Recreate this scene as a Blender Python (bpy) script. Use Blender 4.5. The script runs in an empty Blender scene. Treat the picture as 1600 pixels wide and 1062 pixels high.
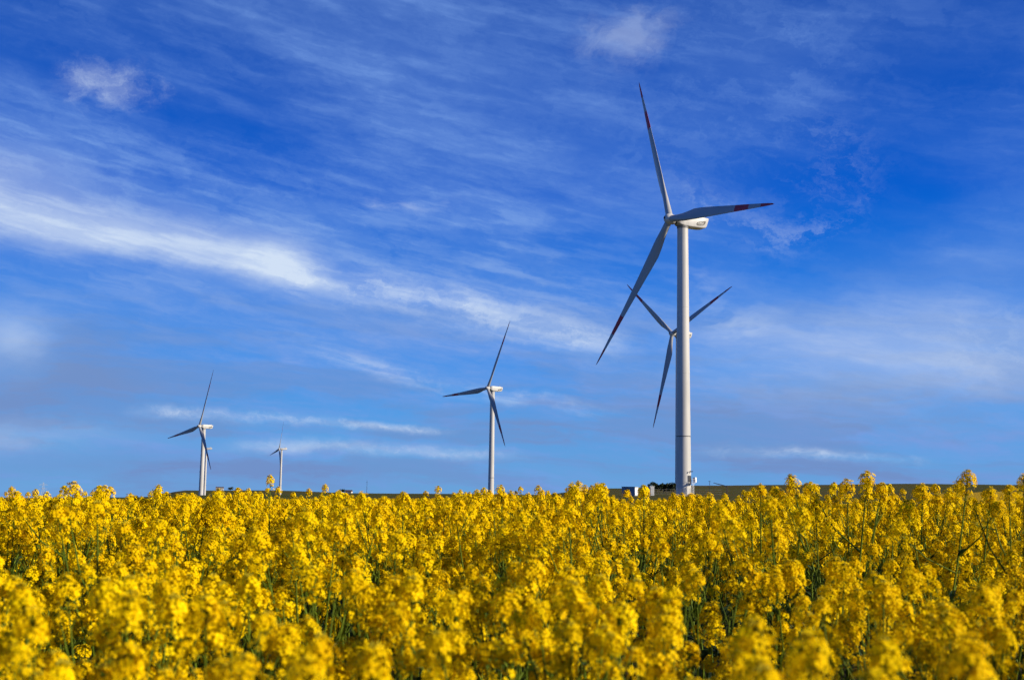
import bpy, math, random
import numpy as np
from mathutils import Matrix, Vector

random.seed(7)
rng = np.random.default_rng(7)
sc = bpy.context.scene
R = math.radians

# ------------------------------------------------------------------ camera
F_PX = 1900.0                       # focal length in photograph pixels (1600 px wide)
PITCH, ROLL, CAM_Z = math.atan(239 / F_PX), R(0.8), 1.55
fw = Vector((0, math.cos(PITCH), math.sin(PITCH)))
up0 = Vector((0, -math.sin(PITCH), math.cos(PITCH)))
rt0 = Vector((1, 0, 0))
rt = math.cos(ROLL) * rt0 + math.sin(ROLL) * up0
up = -math.sin(ROLL) * rt0 + math.cos(ROLL) * up0
cd = bpy.data.cameras.new('camera')
cam = bpy.data.objects.new('camera', cd)
sc.collection.objects.link(cam)
M = Matrix((rt, up, -fw)).transposed().to_4x4()
M.translation = (0, 0, CAM_Z)
cam.matrix_world = M
cd.sensor_width = 36.0
cd.lens = F_PX / 1600 * 36
cd.clip_start, cd.clip_end = 0.05, 30000
cd.dof.use_dof = True
cd.dof.focus_distance = 12.0
cd.dof.aperture_fstop = 5.6
sc.camera = cam


def ray(x, y):
    return fw + rt * ((x - 800) / F_PX) + up * ((531 - y) / F_PX)


def at(x, y, dist):
    """the point that lies dist metres ahead (world Y) along the sight line of a photograph pixel"""
    r = ray(x, y)
    return Vector((0, 0, CAM_Z)) + r * (dist / r.y)


# ------------------------------------------------------------------ render settings
sc.render.engine = 'CYCLES'
sc.cycles.use_denoising = True
sc.cycles.max_bounces = 8
sc.cycles.diffuse_bounces = 2
sc.cycles.filter_width = 1.3
sc.view_settings.view_transform = 'Standard'
sc.view_settings.look = 'None'
sc.view_settings.exposure = 0.48
sc.view_settings.gamma = 1.0
sc.view_settings.use_curve_mapping = False

# ------------------------------------------------------------------ sun
SUN_AZ, SUN_EL = R(73), R(25)       # azimuth from -Y (behind the camera) towards +X
sun_dir = Vector((math.sin(SUN_AZ) * math.cos(SUN_EL), -math.cos(SUN_AZ) * math.cos(SUN_EL), math.sin(SUN_EL)))
sd = bpy.data.lights.new('sun', 'SUN')
sd.energy, sd.angle, sd.color = 5.0, R(0.53), (1.0, 0.885, 0.70)
sun = bpy.data.objects.new('sun', sd)
sun.rotation_euler = sun_dir.to_track_quat('Z', 'Y').to_euler()
sun.location = (40, -20, 40)
sc.collection.objects.link(sun)

# ------------------------------------------------------------------ sky: Nishita plus cirrus in the direction sphere
world = bpy.data.worlds.new('World')
sc.world = world
world.use_nodes = True
nt = world.node_tree
nt.nodes.clear()
L = nt.links.new


class X:
    """tiny expression builder over math nodes"""
    def __init__(s, sock): s.s = sock
    def _b(s, o, op, swap=False):
        n = nt.nodes.new('ShaderNodeMath'); n.operation = op
        a, b = (o, s) if swap else (s, o)
        for i, v in enumerate((a, b)):
            if isinstance(v, X): L(v.s, n.inputs[i])
            else: n.inputs[i].default_value = v
        return X(n.outputs[0])
    def __add__(s, o): return s._b(o, 'ADD')
    __radd__ = __add__
    def __mul__(s, o): return s._b(o, 'MULTIPLY')
    __rmul__ = __mul__
    def __sub__(s, o): return s._b(o, 'SUBTRACT')
    def __rsub__(s, o): return s._b(o, 'SUBTRACT', True)
    def __truediv__(s, o): return s._b(o, 'DIVIDE')
    def f(s, op, o=0.0): return s._b(o, op)
    def clamp(s):
        n = nt.nodes.new('ShaderNodeClamp'); L(s.s, n.inputs[0]); return X(n.outputs[0])


def smooth(x, a, b):
    n = nt.nodes.new('ShaderNodeMapRange'); n.interpolation_type = 'SMOOTHSTEP'
    L(x.s, n.inputs['Value'])
    n.inputs['From Min'].default_value, n.inputs['From Max'].default_value = a, b
    return X(n.outputs['Result'])


tc = nt.nodes.new('ShaderNodeTexCoord')
sep = nt.nodes.new('ShaderNodeSeparateXYZ'); L(tc.outputs['Generated'], sep.inputs[0])
dx, dy, dz = (X(sep.outputs[i]) for i in range(3))
az = dx.f('ARCTAN2', dy)
el = dz.f('ARCSINE')


def vec(rot, scl, off=(0, 0, 0)):
    n = nt.nodes.new('ShaderNodeMapping')
    L(tc.outputs['Generated'], n.inputs['Vector'])
    n.vector_type = 'TEXTURE'                        # turned first, stretched afterwards
    n.inputs['Rotation'].default_value = rot
    n.inputs['Scale'].default_value = tuple(1 / q for q in scl)
    n.inputs['Location'].default_value = tuple(-o / q for o, q in zip(off, scl))
    return n.outputs[0]


def noise(v, scale, detail=6, rough=0.6, dist=0.0, color=False):
    n = nt.nodes.new('ShaderNodeTexNoise')
    L(v, n.inputs['Vector'])
    n.inputs['Scale'].default_value = scale
    n.inputs['Detail'].default_value = detail
    n.inputs['Roughness'].default_value = rough
    n.inputs['Distortion'].default_value = dist
    return n.outputs['Color'] if color else X(n.outputs['Fac'])


def vadd(v, wcol, amt):
    a = nt.nodes.new('ShaderNodeVectorMath'); a.operation = 'SUBTRACT'
    L(wcol, a.inputs[0]); a.inputs[1].default_value = (.5, .5, .5)
    b = nt.nodes.new('ShaderNodeVectorMath'); b.operation = 'MULTIPLY_ADD'
    L(a.outputs[0], b.inputs[0]); b.inputs[1].default_value = (amt, amt, amt); L(v, b.inputs[2])
    return b.outputs[0]


def azel(x, y):
    r = ray(x, y).normalized()
    return math.atan2(r.x, r.y), math.asin(r.z)


# shared warp so that every edge is wispy
warp = noise(vec((0, 0, 0), (1, 1, 2.2)), 5.0, 5, 0.6, 0, True)
wsep = nt.nodes.new('ShaderNodeSeparateXYZ'); L(warp, wsep.inputs[0])
wx, wz = X(wsep.outputs[0]) - 0.5, X(wsep.outputs[2]) - 0.5
fine = noise(vec((0, 0, 0), (1, 1, 1.4)), 26.0, 6, 0.65, 0, True)
fsep = nt.nodes.new('ShaderNodeSeparateXYZ'); L(fine, fsep.inputs[0])
fx, fz = X(fsep.outputs[0]) - 0.5, X(fsep.outputs[2]) - 0.5
azw = az + wx * 0.10 + fx * 0.030
elw = el + wz * 0.040 + fz * 0.014
# cirrus fibres, stretched along a line that falls from left to right
cir = noise(vadd(vec((0, R(12), 0), (1.0, 1.0, 5.5)), warp, 0.32), 5.2, 8, 0.54, 0.15)
cir2 = noise(vadd(vec((0, R(6), 0), (1.0, 1.0, 4.0), (3, 1, 7)), warp, 0.5), 9.0, 8, 0.58, 0.1)
soft = noise(vec((0, R(10), 0), (1, 1, 2.6), (5, 2, 1)), 3.1, 4, 0.5, 0.2)
band = noise(vadd(vec((0, R(2), 0), (1, 1, 13), (1, 8, 2)), warp, 0.5), 4.2, 7, 0.6, 0.2)
band2 = noise(vadd(vec((0, R(2), 0), (1, 1, 11), (6, 3, 9)), warp, 0.4), 4.0, 7, 0.55, 0.2)
PX = 1 / F_PX


def streak(pts, w0, w1, fade=60, a=None, e=None, lo=1.0):
    """soft ridge along a curve given by photograph points, widths in pixels"""
    q = [azel(*p) for p in pts]
    A, E = np.array([p[0] for p in q]), np.array([p[1] for p in q])
    c = np.polyfit(A, E, 2 if len(pts) > 2 else 1)
    e_ = e or elw
    a_ = a or az
    cur = X(a_.s) * 0.0
    for k in c: cur = cur * a_ + float(k)
    t = smooth(a_, float(A[0]), float(A[-1]))
    w = (t * ((w1 - w0) * PX)) + w0 * PX
    d = (e_ - cur) / w
    if lo != 1.0:                    # harder lower edge
        neg = d.f('LESS_THAN', 0.0)
        d = d * (neg * (lo - 1.0) + 1.0)
    g = (d * d * -1.0).f('EXPONENT')
    g = X(g.s)
    # EXPONENT is e^x
    m = smooth(a_, float(A[0]) - fade * PX, float(A[0]) + fade * PX) * smooth(a_, float(A[-1]) + fade * PX, float(A[-1]) - fade * PX)
    return g * m


def puff(x, y, rx, ry, tilt=0.0):
    a0, e0 = azel(x, y)
    da, de = azw - a0, elw - e0
    c, s = math.cos(R(tilt)), math.sin(R(tilt))
    p = (da * c + de * s) / (rx * PX)
    q = (de * c - da * s) / (ry * PX)
    return ((p * p + q * q) * -1.0).f('EXPONENT')


fil = noise(vadd(vec((0, R(18), 0), (1, 1, 2.6), (4, 4, 2)), fine, 0.10), 21.0, 8, 0.62, 0.6)
n3 = smooth(fil, 0.40, 0.68)
lump = noise(vadd(vec((0, R(-25), 0), (1, 1, 1.5), (2, 6, 1)), fine, 0.05), 34.0, 7, 0.6, 0.4)
fib = noise(vadd(vec((0, R(11), 0), (1, 1, 7.5), (1, 3, 6)), fine, 0.05), 15.0, 7, 0.58, 0.2)
n4 = smooth(fib, 0.40, 0.68)
n1 = smooth(cir, 0.38, 0.68)
n2 = smooth(cir2, 0.40, 0.72)
ns = smooth(soft, 0.38, 0.66)
nb = smooth(band, 0.45, 0.66)
hor = smooth(el, R(13), R(1.5))                       # 1 near the horizon

white = streak([(-300, 285), (0, 340), (200, 368), (400, 408), (480, 432)], 74, 40, 60, lo=2.0) * (n1 * 0.18 + n4 * 0.26 + 0.64)
white = white + streak([(405, 416), (560, 452), (700, 472), (820, 500), (960, 535)], 24, 28, 60) * (n1 * 0.20 + n3 * 0.30 + n4 * 0.24 + 0.20)
white = white + streak([(560, 330), (650, 328), (740, 316)], 14, 10, 50) * (n2 * 0.40)
white = white + streak([(220, 642), (400, 652), (690, 672)], 8, 5, 40, e=el + wz * 0.016 + fz * 0.010) * (n1 * 0.30 + n3 * 0.34 + 0.12)
white = white + streak([(380, 697), (560, 700), (780, 712)], 11, 9, 80, e=el + wz * 0.024 + fz * 0.012) * (n1 * 0.20 + n3 * 0.22 + 0.08)
white = white + streak([(500, 545), (700, 602), (920, 640)], 14, 10, 80) * (n4 * 0.34 + n3 * 0.12 + 0.06)
white = white + streak([(1120, 702), (1260, 706), (1420, 712)], 10, 6, 60, e=el + wz * 0.03 + fz * 0.014) * (n2 * 0.65 + 0.10)
white = white + streak([(1080, 430), (1130, 500), (1190, 520)], 50, 30, 60) * (n2 * 0.32)
white = white + streak([(1080, 300), (1190, 372), (1335, 338)], 34, 16, 70) * (n3 * 0.20)
white = white + puff(1300, 270, 70, 60, 60) * (n3 * 0.18)
white = white + puff(1400, 560, 260, 62, -3) * (n1 * 0.16 + n4 * 0.08 + ns * 0.08 + 0.18) + puff(1575, 540, 120, 45) * (n3 * .14 + .06)
white = white + smooth(puff(150, 130, 100, 46, 2) + (lump - 0.5) * 1.5, 0.30, 1.05) * puff(150, 128, 110, 60) * (n3 * 0.30 + 0.26)
white = white + smooth(puff(985, 58, 90, 50, 10) + (lump - 0.5) * 1.4, 0.25, 1.15) * puff(985, 58, 100, 60) * 0.30
white = white + puff(5, 525, 55, 38) * 0.42
white = white + puff(20, 670, 130, 20) * (n1 * 0.25 + 0.12)

veil = n1 * 0.10 + ns * 0.09 + n3 * 0.07 + n1 * n4 * 0.16
veil = veil + puff(240, 300, 620, 105, -7) * (n1 * 0.16 + n4 * 0.24 + n3 * 0.08 + 0.10)
veil = veil + puff(330, 480, 600, 85, -6) * (n1 * 0.18 + n4 * 0.26 + 0.28)
veil = veil + puff(660, 110, 320, 190, -14) * (n1 * 0.14 + n4 * 0.12 + 0.16)
veil = veil + puff(1210, 110, 230, 150, 40) * (n3 * 0.10 + 0.09)
veil = veil + puff(1400, 555, 290, 78, -3) * (ns * 0.18 + n1 * 0.12 + 0.26)
veil = veil + puff(1570, 390, 190, 70, 14) * (n1 * 0.15 + 0.22)
veil = veil + puff(1550, 232, 120, 36, -14) * (n2 * 0.15 + 0.14)
veil = veil + puff(860, 430, 240, 80, -10) * (n1 * 0.16 + n4 * 0.30 + 0.06)
veil = veil + puff(1290, 690, 420, 34, 0) * (n2 * 0.24 + 0.08)
lowfib = noise(vadd(vec((0, R(4), 0), (1, 1, 7), (2, 2, 5)), fine, 0.06), 11.0, 8, 0.62, 0.3)
veil = veil + nb * hor * 0.22 + smooth(lowfib, 0.46, 0.70) * smooth(el, R(11), R(3)) * 0.42 + smooth(band, 0.40, 0.75) * hor * n1 * 0.35
clear = puff(1480, 60, 200, 90) * .35 + puff(1390, 300, 230, 120, 20) * 0.85 + puff(290, 170, 200, 34, -8) * 0.75 + puff(950, 370, 110, 60, -10) * 0.4 + puff(60, 70, 160, 40, -10) * 0.4
veil = veil * (1.0 - clear.clamp())

grey = puff(80, 580, 160, 62, -4) * 0.72 + puff(170, 640, 220, 34) * (n1 * 0.3 + 0.22)
grey = grey + puff(160, 725, 300, 26, -2) * (nb * 0.30 + 0.38)
grey = grey + puff(420, 745, 210, 17, -3) * (nb * 0.35 + 0.35)
grey = grey + puff(880, 695, 260, 36, -2) * (nb * 0.50 + 0.12)
grey = grey + puff(1350, 640, 420, 50, 0) * (nb * 0.45 + 0.10)
grey = grey + puff(1400, 735, 380, 20, 0) * (nb * 0.3 + 0.25)
grey = grey + smooth(band2, 0.44, 0.60) * hor * 0.58

sky = nt.nodes.new('ShaderNodeTexSky')
sky.sky_type = 'NISHITA'
sky.sun_disc = False
sky.sun_elevation = SUN_EL
# Nishita: sun direction is (sin r, cos r) for rotation r in Blender's world
sky.sun_rotation = math.atan2(sun_dir.x, sun_dir.y)
sky.air_density, sky.dust_density, sky.ozone_density = 1.0, 0.3, 3.0
hs = nt.nodes.new('ShaderNodeHueSaturation')
L(sky.outputs[0], hs.inputs['Color'])
hs.inputs['Saturation'].default_value = 1.35
hs.inputs['Value'].default_value = 1.0
hs.inputs['Hue'].default_value = 0.5
STR = 0.07


def mix(c1, c2, fac, blend='MIX'):
    n = nt.nodes.new('ShaderNodeMix'); n.data_type = 'RGBA'; n.blend_type = blend
    n.clamp_factor = True
    if isinstance(fac, X): L(fac.s, n.inputs[0])
    else: n.inputs[0].default_value = fac
    for s, c in ((n.inputs[6], c1), (n.inputs[7], c2)):
        if isinstance(c, tuple): s.default_value = (*c, 1)
        else: L(c, s)
    return n.outputs[2]


DISP = STR * 2 ** sc.view_settings.exposure      # linear display value of sky colour 1


def k(r, g, b): return (r / DISP, g / DISP, b / DISP)


# polarised deep blue: the Nishita sky graded by elevation
gr = nt.nodes.new('ShaderNodeValToRGB')
e01 = (el / R(60)).clamp()
L(e01.s, gr.inputs[0])
stops = [(0, (.130, .370, .720)), (3, (.082, .340, .780)), (6, (.038, .275, .815)), (10, (.003, .172, .730)), (14, (.000, .106, .610)), (18, (.000, .082, .510)), (25, (.000, .056, .375)), (60, (.003, .035, .22))]
ge = gr.color_ramp.elements
while len(ge) < len(stops): ge.new(.5)
for q, (dg, c) in zip(ge, stops):
    q.position = dg / 60; q.color = (*c, 1)
gscale = nt.nodes.new('ShaderNodeVectorMath'); gscale.operation = 'SCALE'
L(gr.outputs[0], gscale.inputs[0]); gscale.inputs['Scale'].default_value = 1 / DISP
col = mix(hs.outputs[0], gscale.outputs[0], 0.97)
col = mix(col, k(.185, .350, .78), (veil * 1.12).clamp())
col = mix(col, k(.165, .285, .585), grey.clamp())
col = mix(col, k(.63, .745, .92), white.clamp())
bg = nt.nodes.new('ShaderNodeBackground')
L(col, bg.inputs['Color'])
bg.inputs['Strength'].default_value = STR
out = nt.nodes.new('ShaderNodeOutputWorld')
L(bg.outputs[0], out.inputs['Surface'])
world.cycles.sampling_method = 'MANUAL'
world.cycles.sample_map_resolution = 512


# ------------------------------------------------------------------ helpers
def link(o, parent=None):
    sc.collection.objects.link(o)
    if parent is not None: o.parent = parent
    return o


def tag(o, label=None, cat=None, group=None, kind=None):
    if label: o['label'] = label
    if cat: o['category'] = cat
    if group: o['group'] = group
    if kind: o['kind'] = kind
    return o


def empty(name, loc=(0, 0, 0), rz=0.0):
    o = bpy.data.objects.new(name, None)
    o.empty_display_size = 0.3
    o.location = loc
    o.rotation_euler = (0, 0, rz)
    return link(o)


def mesh(name, v, f, mats, mi=None, smooth_=False):
    m = bpy.data.meshes.new(name)
    m.from_pydata([tuple(p) for p in v], [], [tuple(q) for q in f])
    for t in (mats if isinstance(mats, (list, tuple)) else [mats]): m.materials.append(t)
    if mi is not None: m.polygons.foreach_set('material_index', np.asarray(mi, dtype=np.int32))
    if smooth_: m.polygons.foreach_set('use_smooth', np.ones(len(m.polygons), dtype=bool))
    m.update()
    return m


def obj(name, m, parent=None, loc=None, rot=None, mat=None):
    o = bpy.data.objects.new(name, m)
    if loc is not None: o.location = loc
    if rot is not None: o.rotation_euler = rot
    if mat is not None: o.matrix_local = mat
    return link(o, parent)


class G:
    """collects simple solids into one mesh"""
    def __init__(s): s.v, s.f = [], []
    def add(s, v, f):
        n = len(s.v); s.v += [tuple(p) for p in v]; s.f += [tuple(i + n for i in q) for q in f]
        return s
    def box(s, x0, x1, y0, y1, z0, z1):
        return s.add([(x0, y0, z0), (x1, y0, z0), (x1, y1, z0), (x0, y1, z0), (x0, y0, z1), (x1, y0, z1), (x1, y1, z1), (x0, y1, z1)],
                     [(3, 2, 1, 0), (4, 5, 6, 7), (0, 1, 5, 4), (1, 2, 6, 5), (2, 3, 7, 6), (3, 0, 4, 7)])
    def tube(s, p, q, r0, r1=None, n=6, caps=True):
        p, q = Vector(p), Vector(q); r1 = r0 if r1 is None else r1
        d = (q - p).normalized(); a = d.orthogonal().normalized(); b = d.cross(a)
        v = [c + (a * math.cos(t) + b * math.sin(t)) * r for c, r in ((p, r0), (q, r1)) for t in [2 * math.pi * i / n for i in range(n)]]
        f = [(i, (i + 1) % n, n + (i + 1) % n, n + i) for i in range(n)]
        if caps: f += [tuple(range(n - 1, -1, -1)), tuple(range(n, 2 * n))]
        return s.add(v, f)
    def lathe(s, prof, n=32, axis='z'):
        v, f = [], []
        for r, z in prof:
            for i in range(n):
                t = 2 * math.pi * i / n
                v.append((r * math.cos(t), r * math.sin(t), z) if axis == 'z' else (r * math.cos(t), z, r * math.sin(t)))
        for j in range(len(prof) - 1):
            for i in range(n):
                q = (j * n + i, j * n + (i + 1) % n, (j + 1) * n + (i + 1) % n, (j + 1) * n + i)
                f.append(q if axis == 'z' else q[::-1])
        a, b = tuple(range(n)), tuple(range((len(prof) - 1) * n, len(prof) * n))
        f += [a[::-1], b] if axis == 'z' else [a, b[::-1]]
        return s.add(v, f)
    def loft(s, rings, cap0=True, cap1=True):
        n = len(rings[0]); v = [p for r in rings for p in r]; f = []
        for j in range(len(rings) - 1):
            for i in range(n):
                f.append((j * n + i, j * n + (i + 1) % n, (j + 1) * n + (i + 1) % n, (j + 1) * n + i))
        if cap0: f.append(tuple(range(n))[::-1])
        if cap1: f.append(tuple(range((len(rings) - 1) * n, len(rings) * n)))
        return s.add(v, f)
    def m(s, name, mat, smooth_=False): return mesh(name, s.v, s.f, mat, None, smooth_)


def shade_auto(m, ang=40):
    """smooth shading with sharp edges kept"""
    m.polygons.foreach_set('use_smooth', np.ones(len(m.polygons), dtype=bool))
    m.set_sharp_from_angle(angle=R(ang))
    return m


# ------------------------------------------------------------------ materials
def material(name, base, rough=0.6, var=0.12, scale=3.0, spec=0.3, bump=0.0, base2=None, stretch=(1, 1, 1), coord='Object'):
    m = bpy.data.materials.new(name); m.use_nodes = True
    t = m.node_tree; p = t.nodes['Principled BSDF']; ln = t.links.new
    p.inputs['Roughness'].default_value = rough
    p.inputs['Specular IOR Level'].default_value = spec
    c = t.nodes.new('ShaderNodeTexCoord'); mp = t.nodes.new('ShaderNodeMapping')
    mp.inputs['Scale'].default_value = stretch
    ln(c.outputs[coord], mp.inputs[0])
    n = t.nodes.new('ShaderNodeTexNoise'); n.inputs['Scale'].default_value = scale; n.inputs['Detail'].default_value = 6
    n.inputs['Roughness'].default_value = 0.6
    ln(mp.outputs[0], n.inputs['Vector'])
    r = t.nodes.new('ShaderNodeValToRGB')
    b2 = base2 or tuple(x * (1 - var) for x in base)
    b1 = base if base2 else tuple(min(1, x * (1 + var * .5)) for x in base)
    r.color_ramp.elements[0].position, r.color_ramp.elements[1].position = 0.35, 0.68
    r.color_ramp.elements[0].color, r.color_ramp.elements[1].color = (*b2, 1), (*b1, 1)
    ln(n.outputs['Fac'], r.inputs[0]); ln(r.outputs[0], p.inputs['Base Color'])
    if bump:
        b = t.nodes.new('ShaderNodeBump'); b.inputs['Strength'].default_value = bump
        ln(n.outputs['Fac'], b.inputs['Height']); ln(b.outputs[0], p.inputs['Normal'])
    return m


PAINT = material('white_tower_paint', (.50, .49, .465), .42, .16, .5, .4, 0, stretch=(1, 1, .12))
BLADE = material('shaded_blade_paint', (.33, .33, .33), .40, .08, .6, .4, 0, stretch=(1, 1, .2))  # white paint darkened to grey, putting the blades' shade into the colour
RED = material('red_blade_paint', (.44, .022, .028), .45, .2, 1.0, .4)
DARK = material('dark_metal', (.035, .036, .04), .55, .2, 2.0)
SEAM = material('flange_grey', (.16, .16, .16), .5, .2, 2.0)
STEEL = material('galvanised_steel', (.42, .43, .44), .45, .15, 4.0)
LOGO = material('logo_grey_brown', (.055, .050, .042), .5, .1, 3.0)
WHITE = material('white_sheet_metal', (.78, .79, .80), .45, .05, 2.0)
BLUEGREY = material('blue_grey_sheet_metal', (.20, .25, .31), .5, .12, 1.2)
CONCRETE = material('concrete', (.33, .32, .30), .85, .2, 2.0, .2, .2)
WALLP = material('pale_render_wall', (.62, .58, .52), .8, .15, .6)
ROOF = material('dark_roof', (.09, .06, .05), .8, .25, 1.5)
WOOD = material('weathered_wood', (.10, .075, .05), .8, .25, 3.0)


def leafy(name, c1, c2, trans=.3, scale=2.0, objvar=.12, spread=.5, sp=.15):
    m = bpy.data.materials.new(name); m.use_nodes = True
    t = m.node_tree; t.nodes.clear(); ln = t.links.new
    o = t.nodes.new('ShaderNodeOutputMaterial')
    oi = t.nodes.new('ShaderNodeObjectInfo'); c = t.nodes.new('ShaderNodeTexCoord')
    n = t.nodes.new('ShaderNodeTexNoise'); n.inputs['Scale'].default_value = scale; n.inputs['Detail'].default_value = 3
    ln(c.outputs['Object'], n.inputs['Vector'])
    ma = t.nodes.new('ShaderNodeMath'); ma.operation = 'MULTIPLY_ADD'
    ln(oi.outputs['Random'], ma.inputs[0]); ma.inputs[1].default_value = objvar; ln(n.outputs['Fac'], ma.inputs[2])
    mr = t.nodes.new('ShaderNodeMapRange'); ln(ma.outputs[0], mr.inputs[0])
    mr.inputs[1].default_value = .5 - spread * .4; mr.inputs[2].default_value = .5 + spread * .4 + objvar
    r = t.nodes.new('ShaderNodeMix'); r.data_type = 'RGBA'
    ln(mr.outputs[0], r.inputs[0]); r.inputs[6].default_value = (*c1, 1); r.inputs[7].default_value = (*c2, 1)
    d = t.nodes.new('ShaderNodeBsdfPrincipled'); d.inputs['Roughness'].default_value = .65; d.inputs['Specular IOR Level'].default_value = sp
    tr = t.nodes.new('ShaderNodeBsdfTranslucent'); mx = t.nodes.new('ShaderNodeMixShader'); mx.inputs[0].default_value = trans
    ln(r.outputs[2], d.inputs['Base Color']); ln(r.outputs[2], tr.inputs['Color'])
    ln(d.outputs[0], mx.inputs[1]); ln(tr.outputs[0], mx.inputs[2]); ln(mx.outputs[0], o.inputs['Surface'])
    return m


PETAL = leafy('rapeseed_petal', (.82, .50, .001), (.96, .715, .002), .26, 40, .35, sp=.03)
BUD = leafy('rapeseed_bud', (.38, .34, .02), (.55, .42, .01), .2, 60, .2)
STEM = leafy('rapeseed_stem', (.070, .110, .004), (.125, .17, .008), .12, 8, .3)
LEAF = leafy('rapeseed_leaf', (.030, .060, .022), (.055, .095, .035), .25, 6, .3)
FOLI = leafy('far_tree_foliage', (.012, .022, .010), (.045, .06, .022), .15, .6, .3)

# ------------------------------------------------------------------ terrain: one sheet to the horizon
XC = np.array([-1600, -500, 0, 200, 300, 440, 560, 766, 960, 1068, 1250, 1450, 1600, 2100, 3200], float)
DD = np.array([-60, 0, 55, 90, 150, 225, 310, 450, 570, 760, 940, 1300, 1900, 2300, 3500, 6000, 12000], float)
Z = np.array([
    [0] * 15,
    [0] * 15,
    [-.6, -.6, -.48, -.34, -.26, -.20, -.14, -.08, -.08, -.12, -.28, -.3, -.3, -.3, -.3],
    [-.9, -.9, -.75, -.5, -.38, -.30, -.2, -.1, -.1, -.2, -.45, -.5, -.5, -.5, -.5],
    [-.2, -.2, .05, .4, .8, 1.0, 1.15, 1.35, 1.25, 1.1, 1.05, 1.15, 1.2, 1.2, 1.2],
    [-2, -2, -1.5, -1, -.6, -.2, .2, .6, 1.1, 1.1, 1.0, .9, .9, .9, .9],
    [-6, -6, -5, -4.5, -4, -3, -1.8, -.6, 1.3, 1.5, 1.6, 2.0, 2.6, 2.4, 2],
    [-12, -12, -11, -10, -9, -7, -4.5, -2, 2.3, 2.6, 3.0, 4.0, 5.2, 5, 4],
    [-16, -16, -15, -14, -13, -10, -6, -3, 3.4, 4.2, 5.0, 6.0, 7.5, 7, 6],
    [-21, -21, -20, -19, -17, -13, -8, -4, 5.2, 7.0, 8.4, 9.6, 10.2, 10, 8],
    [-26, -26, -25, -23.5, -21.3, -14, -9, -4, 6.2, 9.2, 10.9, 13.2, 13.0, 12, 10],
    [-34, -34, -33, -30, -24, -14, -9, -5, 4, 8, 11, 13, 13, 12, 9],
    [-41, -41, -40, -32, -17, -7, -6, -4, 2, 5, 8, 9, 9, 8, 6],
    [-45, -45, -44, -30, -1.6, 0.4, -2.5, -1.0, 0, 1, 2, 2, 2, 2, 0],
    [-50, -50, -50, -46, -30, -25, -20, -14, -10, -10, -10, -10, -10, -10, -10],
    [-60] * 15,
    [-110] * 15], float)


def ss(t): return t * t * (3 - 2 * t)


def ground_z(x, y):
    x, y = np.asarray(x, float), np.asarray(y, float)
    px = 800 + F_PX * x / np.maximum(np.abs(y), 40)
    i = np.clip(np.searchsorted(DD, y) - 1, 0, len(DD) - 2)
    j = np.clip(np.searchsorted(XC, px) - 1, 0, len(XC) - 2)
    a = ss(np.clip((y - DD[i]) / (DD[i + 1] - DD[i]), 0, 1))
    a = .5 * a + .5 * np.clip((y - DD[i]) / (DD[i + 1] - DD[i]), 0, 1)
    b = ss(np.clip((px - XC[j]) / (XC[j + 1] - XC[j]), 0, 1))
    return (Z[i, j] * (1 - a) + Z[i + 1, j] * a) * (1 - b) + (Z[i, j + 1] * (1 - a) + Z[i + 1, j + 1] * a) * b


ys = np.concatenate([np.linspace(-60, 50, 23), 50 * (12000 / 50) ** np.linspace(0, 1, 170)[1:]])
us = np.linspace(-1.25, 1.25, 261)
YY, UU = np.meshgrid(ys, us, indexing='ij')
XXt = UU * (np.abs(YY) + 45)
ZZt = ground_z(XXt, YY)
ZZt += np.where(YY > 120, 0.12 * np.sin(XXt * .045 + YY * .02) * np.sin(YY * .031 + 1.3), 0)
nv = len(us)
tv = np.stack([XXt, YY, ZZt], -1).reshape(-1, 3)
idx = np.arange(len(ys) * nv).reshape(len(ys), nv)
tf = np.stack([idx[:-1, :-1], idx[:-1, 1:], idx[1:, 1:], idx[1:, :-1]], -1).reshape(-1, 4)
gm = bpy.data.materials.new('farmland'); gm.use_nodes = True
gt = gm.node_tree; gp = gt.nodes['Principled BSDF']; gl = gt.links.new
gp.inputs['Roughness'].default_value = .95; gp.inputs['Specular IOR Level'].default_value = .05
ga = gt.nodes.new('ShaderNodeAttribute'); ga.attribute_name = 'crop'
gc = gt.nodes.new('ShaderNodeTexCoord')


def gnoise(scale, stretch=(1, 1, 1), det=6):
    mp = gt.nodes.new('ShaderNodeMapping'); mp.inputs['Scale'].default_value = stretch; gl(gc.outputs['Object'], mp.inputs[0])
    n = gt.nodes.new('ShaderNodeTexNoise'); n.inputs['Scale'].default_value = scale; n.inputs['Detail'].default_value = det; n.inputs['Roughness'].default_value = .65
    gl(mp.outputs[0], n.inputs['Vector']); return n.outputs['Fac']


def gramp(f, stops):
    r = gt.nodes.new('ShaderNodeValToRGB'); e = r.color_ramp.elements
    while len(e) < len(stops): e.new(.5)
    for q, (p, c) in zip(e, stops): q.position = p; q.color = (*c, 1)
    gl(f, r.inputs[0]); return r.outputs[0]


def gmix(f, a, b):
    n = gt.nodes.new('ShaderNodeMix'); n.data_type = 'RGBA'; gl(f, n.inputs[0]); gl(a, n.inputs[6]); gl(b, n.inputs[7]); return n.outputs[2]


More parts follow.
